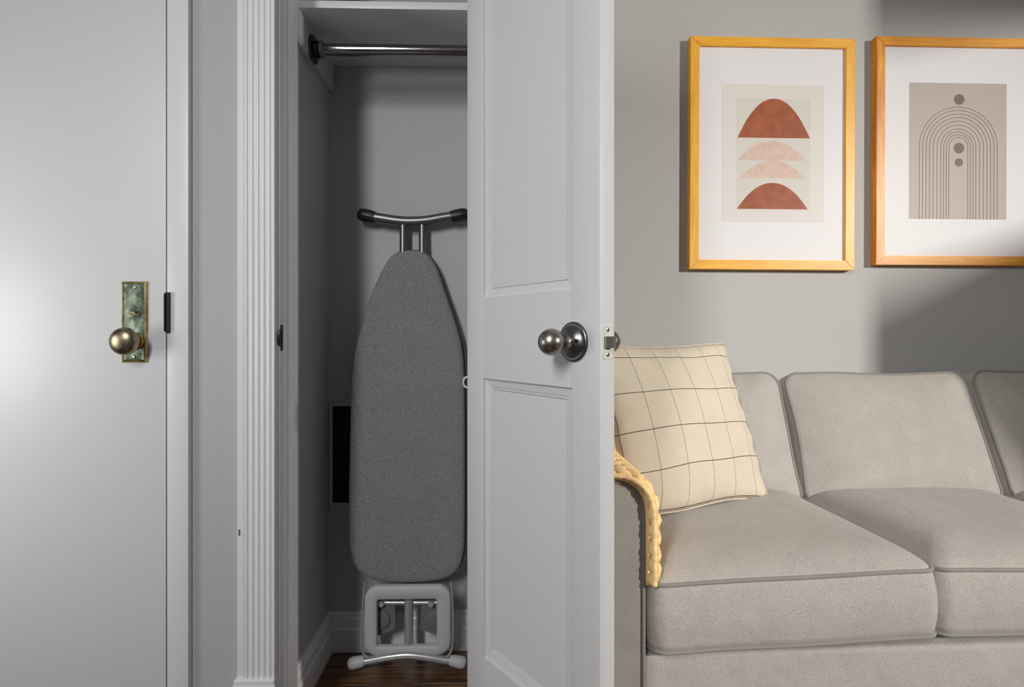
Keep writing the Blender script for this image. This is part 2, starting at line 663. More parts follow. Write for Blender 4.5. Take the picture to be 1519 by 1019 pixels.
# ---- casing of the entry door
YE = YW - 0.014
xe1 = ax(279.3, YE)
e = box('trim_6', XE + 0.0028, xe1, YE, YW + 0.02, 0, ZD + 0.08, M_trim, bev=0.0022)
struct(e, 'flat white casing on the right of the white slab door', 'door casing')
o = box('trim_7', XEL - 0.08, XE + 0.0028, YE, YW + 0.02, ZD + 0.0045, ZD + 0.08, M_trim, bev=0.0022)
struct(o, 'flat white head casing over the white slab door', 'door casing')
o = box('trim_8', XEL - 0.08, XEL - 0.003, YE, YW + 0.02, 0, ZD + 0.0045, M_trim, bev=0.0022)
struct(o, 'flat white casing on the far left of the white slab door', 'door casing')

# ---- entry door: flat slab with an old brass lock plate and knob
YD = 1.192
d1 = box('door_1', XEL, XE, YD, YD + 0.040, 0.008, ZD, M_slab, bev=0.0015)
struct(d1, 'flat white slab door with an aged brass lock plate and round knob', 'door')
pa, pb = at(181.5, 417.5, YD), at(219.5, 537.5, YD)
px0, px1, pz1, pz0 = pa.x, pb.x, pa.z, pb.z
hw, hh = (px1 - px0) / 2, (pz1 - pz0) / 2
pcx, pcz = (px0 + px1) / 2, (pz0 + pz1) / 2
bm = bmesh.new()
loops = []
for ins, dep in ((0, 0.0), (0, 0.0022), (0.0015, 0.0042), (0.0045, 0.0055), (0.0062, 0.0040)):
    loops.append([bm.verts.new((pcx + sx * (hw - ins), YD - dep, pcz + sz * (hh - ins))) for sx, sz in ((-1, -1), (1, -1), (1, 1), (-1, 1))])
for a, b in zip(loops, loops[1:]):
    for j in range(4):
        bm.faces.new((a[j], a[(j + 1) % 4], b[(j + 1) % 4], b[j]))
bm.faces.new(loops[-1])
bm.faces.new(loops[0])
esc = link('lock_plate', bm, M_brass, d1, smooth=False)
esc['label'] = 'aged brass lock plate with bevelled rim'
box('plate_field', px0 + 0.0062, px1 - 0.0062, YD - 0.0044, YD - 0.003, pz0 + 0.0062, pz1 - 0.0062, M_brassfield, esc)
for py in (426.5, 529.5):
    s = at(199, py, YD - 0.005)
    lathe('screw', [(0, 0.0036), (0.0010, 0.0034), (0.0016, 0.0022), (0.0016, 0)], (s.x, YD - 0.0043, s.z), (0, -1, 0), M_brass, esc, 16)
s = at(199.5, 464.5, YD - 0.005)
bm = bmesh.new()                                    # turn piece: flat oval eye with a raised bar
ring = [(0.0150 * math.cos(2 * pi * i / 24), 0.0046 * math.sin(2 * pi * i / 24)) for i in range(24)]
lo = [bm.verts.new((s.x + a, YD - 0.0044, s.z + b)) for a, b in ring]
hi = [bm.verts.new((s.x + a * 0.8, YD - 0.0068, s.z + b * 0.7)) for a, b in ring]
for j in range(24):
    bm.faces.new((lo[j], lo[(j + 1) % 24], hi[(j + 1) % 24], hi[j]))
bm.faces.new(hi)
add_box(bm, s.x - 0.0065, s.x + 0.0065, YD - 0.012, YD - 0.0066, s.z - 0.0012, s.z + 0.0034, 0.001, 1)
auto_smooth(link('thumb_turn', bm, M_brassknob, esc), 40)
s = at(203, 506, YD)
kn = lathe('knob', [(0.0044, 0.017), (0.0060, 0.0175), (0.0085, 0.0160), (0.0095, 0.0125), (0.013, 0.0095), (0.022, 0.0092), (0.025, 0.012),
                    (0.0275, 0.0195), (0.031, 0.0255), (0.036, 0.0285), (0.0415, 0.0288), (0.047, 0.0268), (0.051, 0.0225), (0.054, 0.016), (0.0555, 0.008), (0.056, 0)],
           (s.x, YD, s.z), (0, -1, 0), M_brassknob, d1, 40, 60)
kn['label'] = 'worn round brass knob'
ro = lathe('knob_rose', [(0.0043, 0.0180), (0.0062, 0.0184), (0.0085, 0.0172), (0.0100, 0.0140), (0.0125, 0.0112), (0.014, 0.0105)], (s.x, YD, s.z), (0, -1, 0), M_brassgold, kn, 32)
ro['label'] = 'yellow brass rose'
za, zb = at(248, 433.5, YD).z, at(248, 493.5, YD).z
bm = bmesh.new()
add_box(bm, XE + 0.0024, XE + 0.0105, YE - 0.0075, YE + 0.003, zb, za, 0.002, 2)
add_box(bm, XE + 0.0010, XE + 0.0052, YE - 0.010, YE - 0.006, zb + 0.003, za - 0.003, 0.0012, 1)
kp = link('strike_keeper', bm, M_steel, e, smooth=False)
kp['label'] = 'dark metal strike keeper on the casing edge'
ent = d1

# ---- closet baseboards
BP = [(0, 0), (0.0155, 0), (0.0155, 0.066), (0.0135, 0.0685), (0.0115, 0.070), (0.0115, 0.094), (0.0085, 0.0985), (0.0080, 0.104), (0.0105, 0.108), (0.0095, 0.114), (0.0050, 0.1165), (0, 0.1165)]
o = prism('baseboard_back', [(YB - a, b) for a, b in BP], 'x', XCL, XWR, M_board, deg=25)
struct(o, 'painted moulded baseboard along the closet back wall', 'baseboard')
o = prism('baseboard_left', [(XCL + a, b) for a, b in BP], 'y', YW + 0.105, YB - 0.012, M_board, deg=25)
struct(o, 'painted moulded baseboard along the closet left wall', 'baseboard')

# ---- shelf, cleat, rod
zsh = at(560, 98.5, YB).z
YSF = 1.354
sh = box('closet_shelf', XCL, XWR, YSF, YB, zsh, zsh + 0.0185, M_trim, bev=0.0015)
tag(sh, 'white painted board shelf across the top of the closet above the chrome rod', 'shelf')
cp = [(0, -0.078), (0.012, -0.078), (0.018, -0.071), (0.018, 0.0), (0, 0.0)]
cl = prism('trim_9', [(XCL + a, zsh + b - 0.0005) for a, b in cp], 'y', YW + 0.105, YB - 0.008, M_closet, deg=30)
struct(cl, 'painted wooden cleat under the closet shelf on the left wall, carrying the rod', 'shelf cleat')
XC2 = XCL + 0.018
rp = at(466, 73.5, 1.452)
YR, ZR = rp.y, rp.z
rod = empty('closet_rod', (XC2, YR, ZR))
tag(rod, 'shiny chrome closet hanging rod under the shelf with a dark round flange', 'rod')
rod_r = 0.0152


def loc_child(o, parent):
    o.parent = parent
    o.matrix_parent_inverse = Matrix.Translation(-Vector(parent.location))
    return o


loc_child(tube('rod_tube', [(XC2 + 0.004, YR, ZR), (XWR - 0.002, YR, ZR)], rod_r, M_chrome, None, 28), rod)
fl = lathe('flange', [(0, 0.036), (0.002, 0.0365), (0.005, 0.034), (0.006, 0.026), (0.0065, 0.0215), (0.022, 0.0205), (0.026, 0.0185), (0.026, 0.0153)],
           (XC2, YR, ZR), (1, 0, 0), M_steel, None, 32)
loc_child(fl, rod)
cu = lathe('flange_cup', [(0.021, 0.0215), (0.024, 0.0222), (0.029, 0.0205), (0.031, 0.016)], (XC2, YR, ZR), (1, 0, 0), M_nickel, None, 32)
loc_child(cu, rod)

# ---- dark vent low on the closet back wall
va, vb = at(494, 602, YB), at(516, 745, YB)
vx0, vx1, vz1, vz0 = va.x, va.x + 0.135, va.z, vb.z
vent = empty('wall_vent', (vx0, YB, vz0))
tag(vent, 'dark rectangular vent opening in the closet back wall behind the ironing board', 'vent')
loc_child(box('back_panel', vx0, vx1, YB - 0.003, YB - 0.0005, vz0, vz1, M_dark), vent)
bm = bmesh.new()
t = 0.009
add_box(bm, vx0 - t, vx0, YB - 0.007, YB - 0.0003, vz0 - t, vz1 + t, 0.001, 1)
add_box(bm, vx1, vx1 + t, YB - 0.007, YB - 0.0003, vz0 - t, vz1 + t, 0.001, 1)
add_box(bm, vx0, vx1, YB - 0.007, YB - 0.0003, vz0 - t, vz0, 0.001, 1)
add_box(bm, vx0, vx1, YB - 0.007, YB - 0.0003, vz1, vz1 + t, 0.001, 1)
loc_child(link('frame', bm, M_closet, smooth=False), vent)
nsl = 9
for k in range(nsl):
    z = vz0 + (k + 0.5) * (vz1 - vz0) / nsl
    loc_child(prism('slat', [(YB - 0.0032, z + 0.010), (YB - 0.0065, z - 0.002), (YB - 0.0058, z - 0.002), (YB - 0.0030, z + 0.0085)], 'x', vx0, vx1, M_dark, smooth=False), vent)

# ================================================================== OPEN CLOSET DOOR
# local frame: x = from hinge to free edge, y = away from the face we see, z = up
d2 = empty('door_2', (P_hin.x, P_hin.y, 0))
ang = math.atan2(ddir.y, ddir.x)
d2.rotation_euler = (0, 0, ang)
struct(d2, 'white two-panel closet door standing open with a satin nickel knob', 'door')
# with x along ddir, local +y is ddir rotated +90 deg; choose the sign that points away from the seen face
ysgn = 1 if Vector((-ddir.y, ddir.x, 0)).dot(DN) < 0 else -1


def DB(name, x0, x1, t0, t1, z0, z1, m=M_doorpaint, bev=0.0012, par=d2):
    y0, y1 = sorted((ysgn * t0, ysgn * t1))
    return box(name, x0, x1, y0, y1, z0, z1, m, par, bev, 2)


zl0, zl1 = 0.849, 1.019            # lock rail
zb0, zb1 = 0.008, 0.262
zt0, zt1 = 1.915, 2.03
SL, SR = 0.0615, 0.0655
DB('stile', 0, SL, 0, DT, zb0, zt1)
DB('stile', DW - SR, DW, 0, DT, zb0, zt1)
DB('rail', SL, DW - SR, 0, DT, zb0, zb1, bev=0)
DB('rail', SL, DW - SR, 0, DT, zl0, zl1, bev=0)
DB('rail', SL, DW - SR, 0, DT, zt0, zt1, bev=0)


def raised_panel(z0, z1):
    bm = bmesh.new()
    for side in (0, 1):
        loops = []
        for ins, dep in ((0, 0.0003), (0.0006, 0.0048), (0.0028, 0.0056), (0.0165, 0.0084), (0.0180, 0.0108), (0.0192, 0.0086), (0.0220, 0.0092), (0.0232, 0.0124), (0.0245, 0.0116), (0.03, 0.0116)):
            y = dep if side == 0 else DT - dep
            xs = (SL + ins, DW - SR - ins)
            zs_ = (z0 + ins, z1 - ins)
            loops.append([bm.verts.new((a, ysgn * y, b)) for a, b in ((xs[0], zs_[0]), (xs[1], zs_[0]), (xs[1], zs_[1]), (xs[0], zs_[1]))])
        for a, b in zip(loops, loops[1:]):
            for j in range(4):
                bm.faces.new((a[j], a[(j + 1) % 4], b[(j + 1) % 4], b[j]))
        bm.faces.new(loops[-1])
    return link('panel', bm, M_doorpaint, d2, smooth=False)


raised_panel(zb1, zl0)
raised_panel(zl1, zt0)

kx, kz = DW - 0.0606, at(851, 507, 0.936).z
ROSE = [(0.0, 0.0345), (0.003, 0.0345), (0.0045, 0.0325), (0.0052, 0.0305), (0.0046, 0.029), (0.0060, 0.026), (0.0105, 0.0205), (0.0135, 0.0165), (0.0145, 0.0135)]
KNOB = [(0.013, 0.0125), (0.020, 0.0115), (0.027, 0.0105), (0.0295, 0.0120), (0.0310, 0.0145)]
for i in range(15):
    a = math.radians(142 - i * 142 / 14)
    KNOB.append((0.0515 - 0.0225 * math.cos(a), 0.0225 * math.sin(a)))
KNOB[-1] = (0.0515 - 0.0225 * math.cos(0) if False else 0.0515 + 0.0225, 0)
KN = [(s, r) for s, r in KNOB[:5]]
for i in range(17):
    a = math.radians(140 - i * 140 / 16)
    KN.append((0.0515 + 0.0225 * math.cos(a), max(0.0225 * math.sin(a), 0)))
KN[-1] = (0.074, 0)
for sgn, base, lab in ((-ysgn, 0.0, 'round satin nickel knob on the near face'), (ysgn, DT, 'round satin nickel knob on the far face')):
    yb = ysgn * base
    k = lathe('knob', KN, (kx, yb, kz), (0, sgn, 0), M_nickel, d2, 40, 60)
    k['label'] = lab
    lathe('rosette', ROSE, (kx, yb, kz), (0, sgn, 0), M_nickeldark, k, 40, 60)
    if base == 0:
        lathe('privacy_hole', [(0.0105, 0.0032), (0.0155, 0.003), (0.0155, 0)], (kx + 0.019, yb, kz + 0.002), (0, sgn, 0), M_dark, k, 14)
# latch face plate on the free edge
bm = bmesh.new()
out = rrect(0.0118, 0.0284, 0.004, 5)
lo = [bm.verts.new((DW - 0.0002, ysgn * (DT / 2) + a, kz + b)) for a, b in out]
hi = [bm.verts.new((DW + 0.0012, ysgn * (DT / 2) + a * 0.97, kz + b * 0.985)) for a, b in out]
for j in range(len(out)):
    k2 = (j + 1) % len(out)
    bm.faces.new((lo[j], lo[k2], hi[k2], hi[j]))
bm.faces.new(hi)
lp = link('latch_plate', bm, M_nickelplate, d2, smooth=False)
lp['label'] = 'pale nickel latch plate on the door edge'
bolt = [(0, -0.0085), (0.0105, -0.0085), (0.0115, -0.0065), (0.0115, 0.0), (0.004, 0.0085), (0, 0.0085)]
prism('latch_bolt', [(DW + 0.001 + a, ysgn * (DT / 2) - ysgn * b) for a, b in bolt], 'z', kz - 0.0095, kz + 0.0095, M_nickel, lp, smooth=False)
for dz in (-0.0205, 0.0205):
    sc_o = lathe('screw', [(0, 0.0036), (0.0008, 0.0034), (0.0014, 0.0018), (0.0010, 0)], (DW + 0.0011, ysgn * DT / 2, kz + dz), (1, 0, 0), M_screw, lp, 14)
# hinges on the pin side
for hz in (0.22, 1.02, 1.82):
    bm = bmesh.new()
    add_tube(bm, [(-0.001, ysgn * (DT + 0.004), hz - 0.044), (-0.001, ysgn * (DT + 0.004), hz + 0.044)], 0.0052, 12)
    add_box(bm, -0.0016, 0.0, min(ysgn * 0.006, ysgn * DT), max(ysgn * 0.006, ysgn * DT), hz - 0.042, hz + 0.042)
    link('hinge', bm, M_steel, d2, smooth=False)

# ================================================================== IRONING BOARD
def yb_at(z):
    return 1.527 + 0.050 * z


def ib(px, py, off=0.0):
    z = 0.6
    for _ in range(4):
        p = at(px, py, yb_at(z) + off)
        z = p.z
    return p


iron = empty('ironing_board', (ib(605, 985).x, 1.535, 0))
tag(iron, 'folded ironing board with a grey heather cover standing upright in the closet', 'ironing board')


def I(o):
    return loc_child(o, iron)


right = [(610, 370.2), (626, 372.5), (637, 380), (648, 398), (657, 424), (668, 456), (677, 484), (684, 512), (687.6, 545), (689, 600), (689.3, 700), (689, 790), (686.5, 826), (678, 848), (660, 860), (634, 864.6), (604, 866)]
left = [(572, 864.6), (547, 859), (529, 846), (519, 822), (516.2, 785), (516.8, 700), (519, 600), (521.5, 548), (527, 512), (534.5, 484), (545, 450), (555, 424), (567, 398), (579, 380), (592, 372.5)]
outl = [Vector((p.x, p.z, 0)) for p in (ib(a, b) for a, b in right + left)]
outl = catmull(outl, 5, True)
n = len(outl)
nor = []
for i in range(n):
    t = (outl[(i + 1) % n] - outl[i - 1]).normalized()
    nor.append(Vector((-t.y, t.x, 0)))
cen = sum(outl, Vector()) / n
if nor[0].dot(cen - outl[0]) < 0:
    nor = [-v for v in nor]


def ring_pts(bm, ins, dep):
    r = []
    for i in range(n):
        p = outl[i] + nor[i] * ins
        r.append(bm.verts.new((p.x, yb_at(p.y) + dep, p.y)))
    return r


bm = bmesh.new()
rs = [ring_pts(bm, i_, d_) for i_, d_ in ((0.03, 0.031), (0.012, 0.031), (0.003, 0.028), (0, 0.022), (0, 0.012), (0.0022, 0.005), (0.007, 0.001), (0.016, -0.0015), (0.04, -0.004))]
for a, b in zip(rs, rs[1:]):
    for j in range(n):
        bm.faces.new((a[j], a[(j + 1) % n], b[(j + 1) % n], b[j]))
bm.faces.new(rs[-1])
bm.faces.new(rs[0])
cv = I(link('cover', bm, M_cover))
cv['label'] = 'grey heather fabric cover'
pth = [(outl[i].x + nor[i].x * 0.0005, yb_at(outl[i].y) + 0.026, outl[i].y + nor[i].y * 0.0005) for i in range(0, n, 2)]
I(tube('cover_binding', pth, 0.0042, M_covertrim, None, 8, closed=True))

# top rest: curved bar on two posts with black grips
bar = catmull([ib(a, b, 0.012) for a, b in ((545, 320.5), (567, 324), (590, 327.5), (611, 328.5), (634, 327), (657, 323), (679, 319.5))], 6)
I(tube('top_bar', bar, 0.0145, M_tube, None, 20))
for pts in (((556, 322.5), (550, 321), (540, 319), (533.5, 317.4), (530.8, 316.8)), ((669, 321.5), (675, 320.4), (686, 318.4), (692.5, 317.2), (695, 316.7))):
    q = [ib(a, b, 0.012) for a, b in pts]
    g = I(tube('grip_cap', q, [0.0162, 0.0180, 0.0186, 0.0158, 0.009], M_blackplastic, None, 48, rib=0.035, ribs=14))
    g['label'] = 'ribbed black plastic grip'
for p0 in (598, 626.5):
    I(tube('post', [ib(p0, 333, 0.014), ib(p0, 382, 0.014)], 0.0104, M_tube, None, 16))

# iron rest plate: rounded frame with a window
def frame_plate(name, o_px, i_px, ro, ri, off, thick, m, bev):
    a, b = ib(o_px[0], o_px[1], off), ib(o_px[2], o_px[3], off)
    c, d = ib(i_px[0], i_px[1], off), ib(i_px[2], i_px[3], off)
    oc, ohw, ohh = ((a.x + b.x) / 2, (a.z + b.z) / 2), (b.x - a.x) / 2, (a.z - b.z) / 2
    ic, ihw, ihh = ((c.x + d.x) / 2, (c.z + d.z) / 2), (d.x - c.x) / 2, (c.z - d.z) / 2
    bm = bmesh.new()

    def lp_(cn, hw_, hh_, r, y):
        return [bm.verts.new((cn[0] + p[0], y, cn[1] + p[1])) for p in rrect(hw_, hh_, r, 8)]
    y0 = (a.y + b.y) / 2
    L = [lp_(oc, ohw, ohh, ro, y0 + thick), lp_(oc, ohw, ohh, ro, y0 + bev), lp_(oc, ohw - bev, ohh - bev, ro - bev, y0),
         lp_(ic, ihw + bev, ihh + bev, ri + bev, y0), lp_(ic, ihw, ihh, ri, y0 + bev), lp_(ic, ihw, ihh, ri, y0 + thick)]
    k = len(L[0])
    for p, q in list(zip(L, L[1:])) + [(L[-1], L[0])]:
        for j in range(k):
            bm.faces.new((p[j], p[(j + 1) % k], q[(j + 1) % k], q[j]))
    return auto_smooth(link(name, bm, m), 50)


ir = I(frame_plate('iron_rest', (541, 869.5, 668, 973), (559, 889.5, 647.5, 960), 0.036, 0.007, -0.010, 0.016, M_greyplastic, 0.003))
ir['label'] = 'grey rounded iron rest frame with a square window'
wire = catmull([ib(a, b, -0.002) for a, b in ((541, 862), (538.5, 890), (536.5, 925), (535.5, 955), (539, 968), (548, 975), (575, 973.5), (605, 971.5), (640, 973), (660, 975), (669, 966), (671.5, 945), (671.5, 905), (669, 862))], 5)
I(tube('side_wire', wire, 0.0032, M_tubelight, None, 10))
I(tube('leg_tube', [ib(606.5, 866, 0.020), ib(606.5, 972, 0.010)], 0.0128, M_tubelight, None, 20))
I(tube('cross_tube', [ib(557, 893.5, 0.022), ib(650, 893.5, 0.022)], 0.0068, M_tubelight, None, 14))
for x0, x1, cx_ in ((553, 585.5, 564), (624.5, 655, 645)):
    a, b = ib(x0, 897, 0.024), ib(x1, 946, 0.024)
    inn = 1 if cx_ < 600 else -1
    xs_ = (a.x, b.x)
    po = [(xs_[0], a.z), (xs_[1], a.z)]
    if inn == 1:
        po += [(xs_[1], b.z + 0.022), (xs_[0], b.z - 0.002)]
    else:
        po += [(xs_[1], b.z - 0.002), (xs_[0], b.z + 0.022)]
    pl_ = I(prism('pivot_plate', po, 'y', a.y, a.y + 0.006, M_greydark, smooth=False))
    c_ = ib(cx_, 919, 0.024)
    disc = lathe('pivot_disc', [(0, 0.0275), (0.003, 0.0272), (0.0042, 0.024), (0.0042, 0)], (c_.x, c_.y, c_.z), (0, -1, 0), M_greydark, None, 32)
    loc_child(disc, iron)
for px_ in (566, 640):
    I(lathe('tube_end', [(0, 0.0092), (0.010, 0.0092), (0.0125, 0.0075), (0.013, 0)], ib(px_, 893.5, 0.020), (0, -1, 0), M_tubelight, None, 18))
foot = catmull([Vector((at(a, b, 1.525).x, 1.525, at(a, b, 1.525).z)) for a, b in ((527, 982.5), (548, 979.5), (575, 974.5), (604, 971.5), (634, 974.5), (660, 979), (680, 981))], 6)
I(tube('foot_tube', foot, 0.0108, M_tubelight, None, 18))
for pts in (((541, 979.8), (536, 981), (524, 983.6), (519, 984.6), (516.5, 985.2)), ((667, 979.3), (672, 980.2), (684, 982.4), (689, 983.3), (691.5, 983.8))):
    q = [at(a, b, 1.525) for a, b in pts]
    f = I(tube('foot_cap', q, [0.0128, 0.0152, 0.0165, 0.0145, 0.008], M_greyplastic, None, 24))
    f['label'] = 'grey plastic foot cap'
# small pale catch at the right side of the board
a = ib(693, 567, 0.006)
ringp = [(a.x + 0.0115 * math.cos(2 * pi * i / 20), a.y, a.z + 0.015 * math.sin(2 * pi * i / 20)) for i in range(20)]
h = I(tube('hanging_ring', ringp, 0.0034, M_white_plastic, None, 10, closed=True))
h['label'] = 'small white plastic ring at the board edge'

# ================================================================== SOFA
SY = 1.13
sofa = empty('sofa', (0.0, SY, 0))
sofa.rotation_euler = (0, 0, math.radians(1.2))
tag(sofa, 'grey fabric sofa with piped box cushions against the wall under the prints', 'sofa')
# local coords: x along sofa, y depth from the front, z up
AX0, AX1 = 0.075, 0.305               # left arm
PIT = 0.640
W3 = AX1 + 0.008 + 3 * PIT


def wobble(v, amp, freq, seed):
    d = noise.noise_vector(Vector(v) * freq + Vector((seed * 3.1, seed * 1.7, seed * 5.3)))
    return Vector(v) + d * amp


def cushion(name, w_, d_, h_, r, crown, crown_b, bulge, parent, M4, seed, pinch=0.0, N=14, amp=0.004, cexp=2.6):
    """box cushion: local x width, y depth, z thickness (top = +z); returns object, with piping sub-parts"""
    base = rrect(w_ / 2, d_ / 2, r, N)
    # add points along the straight sides
    out = []
    k = len(base)
    for i in range(k):
        a, b = Vector(base[i]).to_3d(), Vector(base[(i + 1) % k]).to_3d()
        m_ = max(1, int((b - a).length / 0.03))
        for j in range(m_):
            out.append(a.lerp(b, j / m_))

    def edge(p):
        # straight sides belly inwards a touch between the corners, as sewn cushions do
        ax_, ay_ = p.x / (w_ / 2), p.y / (d_ / 2)
        return Vector((p.x * (1 - pinch * (1 - ay_ * ay_)), p.y * (1 - pinch * (1 - ax_ * ax_)), 0))
    out = [edge(p) for p in out]
    k = len(out)
    bm = bmesh.new()
    levels = []
    for s in (0.0, 0.12, 0.25, 0.38, 0.5, 0.62, 0.73, 0.82, 0.89, 0.94, 0.975, 1.0):
        levels.append((s, h_ / 2 + crown * (1 - s ** cexp)))
    side = []
    for i in range(1, 8):
        t = i / 8
        side.append((1 + bulge * math.sin(pi * t), h_ / 2 - h_ * t))
    bot = []
    for s in (1.0, 0.97, 0.92, 0.8, 0.6, 0.35, 0.0):
        bot.append((s, -h_ / 2 - crown_b * (1 - s ** 2.6)))
    rings = []
    for s, z in levels + side + bot:
        if s == 0.0:
            rings.append([bm.verts.new(wobble((0, 0, z), amp, 5, seed))])
        elif s > 1.0:
            q = []
            for i, p in enumerate(out):
                t = (out[(i + 1) % k] - out[i - 1]).normalized()
                nrm = Vector((t.y, -t.x, 0))
                q.append(bm.verts.new(wobble(p + nrm * (s - 1) + Vector((0, 0, z)), amp, 5, seed)))
            rings.append(q)
        else:
            rings.append([bm.verts.new(wobble((p.x * s, p.y * s, z), amp, 5, seed)) for p in out])
    for a, b in zip(rings, rings[1:]):
        for j in range(k):
            j2 = (j + 1) % k
            if len(a) == 1:
                bm.faces.new((a[0], b[j], b[j2]))
            elif len(b) == 1:
                bm.faces.new((a[j], a[j2], b[0]))
            else:
                bm.faces.new((a[j], a[j2], b[j2], b[j]))
    o = link(name, bm, M_sofa, parent)
    o.matrix_local = M4
    auto_smooth(o, 75)
    for z in (h_ / 2, -h_ / 2):
        pth = [wobble((p.x, p.y, z), amp, 5, seed) for p in out]
        tube('piping', pth, 0.0047, M_pipe, o, 8, closed=True)
    return o


box('base_frame', AX1, W3, 0.016, 0.80, 0.075, 0.262, M_sofa, sofa, 0.012, 3)
box('back_frame', AX0 + 0.02, W3 + 0.20, 0.735, 0.815, 0.075, 0.775, M_sofa, sofa, 0.03, 4)


def arm(x0, x1):
    hw_ = (x1 - x0) / 2
    cx_ = (x0 + x1) / 2
    topz = 0.634
    prof = [(cx_ - hw_, 0.075)]
    r = 0.062
    for a in range(180, 89, -9):
        prof.append((cx_ - hw_ + r + r * math.cos(math.radians(a)), topz - r + r * math.sin(math.radians(a))))
    for a in range(90, -1, -9):
        prof.append((cx_ + hw_ - r + r * math.cos(math.radians(a)), topz - r + r * math.sin(math.radians(a))))
    prof.append((cx_ + hw_, 0.075))
    o = prism('arm', prof, 'y', 0.0, 0.80, M_sofa, sofa, deg=50)
    tube('piping', [(p[0], 0.001, p[1]) for p in prof], 0.0050, M_pipe, o, 8)
    return o


arm(AX0, AX1)
arm(W3 + 0.004, W3 + 0.234)
for x, y in ((AX0 + 0.06, 0.07), (W3 + 0.17, 0.07), (AX0 + 0.06, 0.74), (W3 + 0.17, 0.74)):
    lathe('leg', [(0, 0.018), (0.075, 0.026)], (x, y, 0), (0, 0, 1), M_plank, sofa, 16)
for k in range(3):
    cx_ = AX1 + 0.008 + PIT * (k + 0.5)
    rot = Matrix.Rotation(math.radians(-1.3 if k == 0 else 0.4), 4, 'Y') @ Matrix.Rotation(math.radians((0.8, -0.3, 0)[k]), 4, 'Z')
    cushion('seat_cushion', PIT - 0.004, 0.66, 0.140, 0.035, 0.047, 0.022, 0.009, sofa,
            Matrix.Translation((cx_, 0.325 + (0, 0.012, 0)[k], 0.3555)) @ rot, k + 1, 0.006, cexp=7)
for k in range(3):
    cx_ = AX1 + 0.010 + PIT * (k + 0.5)
    lean = math.radians(90 - 21.5)
    # front face (+z of the cushion) must look forward and up
    R = Matrix.Rotation(math.radians((0.5, -0.8, 1.5)[k]), 4, 'Z') @ Matrix.Rotation(lean, 4, 'X')
    fz = (0.000, 0.0, 0.006)[k]
    mid_front = Vector((cx_, 0.49 + 0.0775, 0.42 + 0.195 + fz))
    nf = (R.to_3x3() @ Vector((0, 0, 1)))
    cushion('back_cushion', PIT - 0.016, 0.425, 0.090, 0.050, 0.048, 0.02, 0.006, sofa,
            Matrix.Translation(mid_front - nf * 0.045) @ R, k + 11, 0.02, amp=0.006, cexp=3.4)

# ================================================================== CHECK PILLOW
def pillow():
    W_, H_, T_ = 0.52, 0.475, 0.075
    bm = bmesh.new()
    uvl = bm.loops.layers.uv.new('UVMap')
    NU, NV = 36, 38
    grid = {}
    meta = {}
    for side in (1, -1):
        for i in range(NU + 1):
            for j in range(NV + 1):
                u, v = -1 + 2 * i / NU, -1 + 2 * j / NV
                border = i in (0, NU) or j in (0, NV)
                if border and side == -1:
                    grid[(side, i, j)] = grid[(1, i, j)]
                    continue
                x = u * W_ / 2 * (1 - 0.055 * (1 - v * v) ** 1.0)
                z = v * H_ / 2 * (1 - 0.045 * (1 - u * u) ** 1.0)
                th = (max(0, (1 - u * u)) ** 0.55) * (max(0, (1 - v * v)) ** 0.55)
                # creases running in from the edges
                cr = 0.0035 * math.sin(v * 21 + 1.0) * (1 - abs(u)) ** 0 * math.exp(-((1 - abs(u)) / 0.18) ** 2) + 0.003 * math.sin(u * 19) * math.exp(-((1 - abs(v)) / 0.2) ** 2)
                y = -side * (T_ * th + (cr if not border else 0))
                p = wobble((x, y, z), 0.006, 6, 31)
                if side == 1 and v < -0.6:
                    p.z += 0.004 * math.sin(u * 5)
                grid[(side, i, j)] = bm.verts.new(p)
    for side in (1, -1):
        for i in range(NU):
            for j in range(NV):
                ids = [(i, j), (i + 1, j), (i + 1, j + 1), (i, j + 1)]
                f = bm.faces.new([grid[(side, a, b)] for a, b in ids])
                for lpx, (a, b) in zip(f.loops, ids):
                    lpx[uvl].uv = (a / NU * W_, b / NV * H_)
    o = link('cushion_pillow', bm, M_pillow)
    bd = [(i, 0) for i in range(NU)] + [(NU, j) for j in range(NV)] + [(i, NV) for i in range(NU, 0, -1)] + [(0, j) for j in range(NV, 0, -1)]
    me = o.data
    return o, bd, NU, NV


pw, bd, NU, NV = pillow()
pw.name = 'throw_pillow'
tag(pw, 'cream throw pillow with a thin dark windowpane check, leaning in the sofa corner', 'pillow')
# corner points: bottom left, bottom right, top right
BL, BR, TR = Vector((0.420, 1.405, 0.452)), Vector((0.790, 1.575, 0.452)), Vector((0.700, 1.715, 0.902))
ex = (BR - BL).normalized()
ez = (TR - BR)
ez = (ez - ex * ez.dot(ex)).normalized()
ey = ez.cross(ex)
ctr = (BL + TR) / 2 - ex * 0.042 + Vector((0, 0, 0.014))
Mx = Matrix((ex, ey, ez)).transposed().to_4x4()
pw.matrix_world = Matrix.Translation(ctr) @ Mx
# sewn seam
vs_ = [v.co.copy() for v in pw.data.vertices]
lookup = {}
idx = 0
for i in range(NU + 1):
    for j in range(NV + 1):
        lookup[(i, j)] = idx
        idx += 1
tube('seam', [vs_[lookup[b]] for b in bd], 0.0022, M_pillow, pw, 6, closed=True)

# ================================================================== KNIT THROW
throw = empty('knit_throw', (0.30, 1.15, 0.64))
throw.rotation_euler = (0, 0, math.radians(1.2))
tag(throw, 'yellow cable-knit throw blanket draped over the left sofa arm', 'blanket')


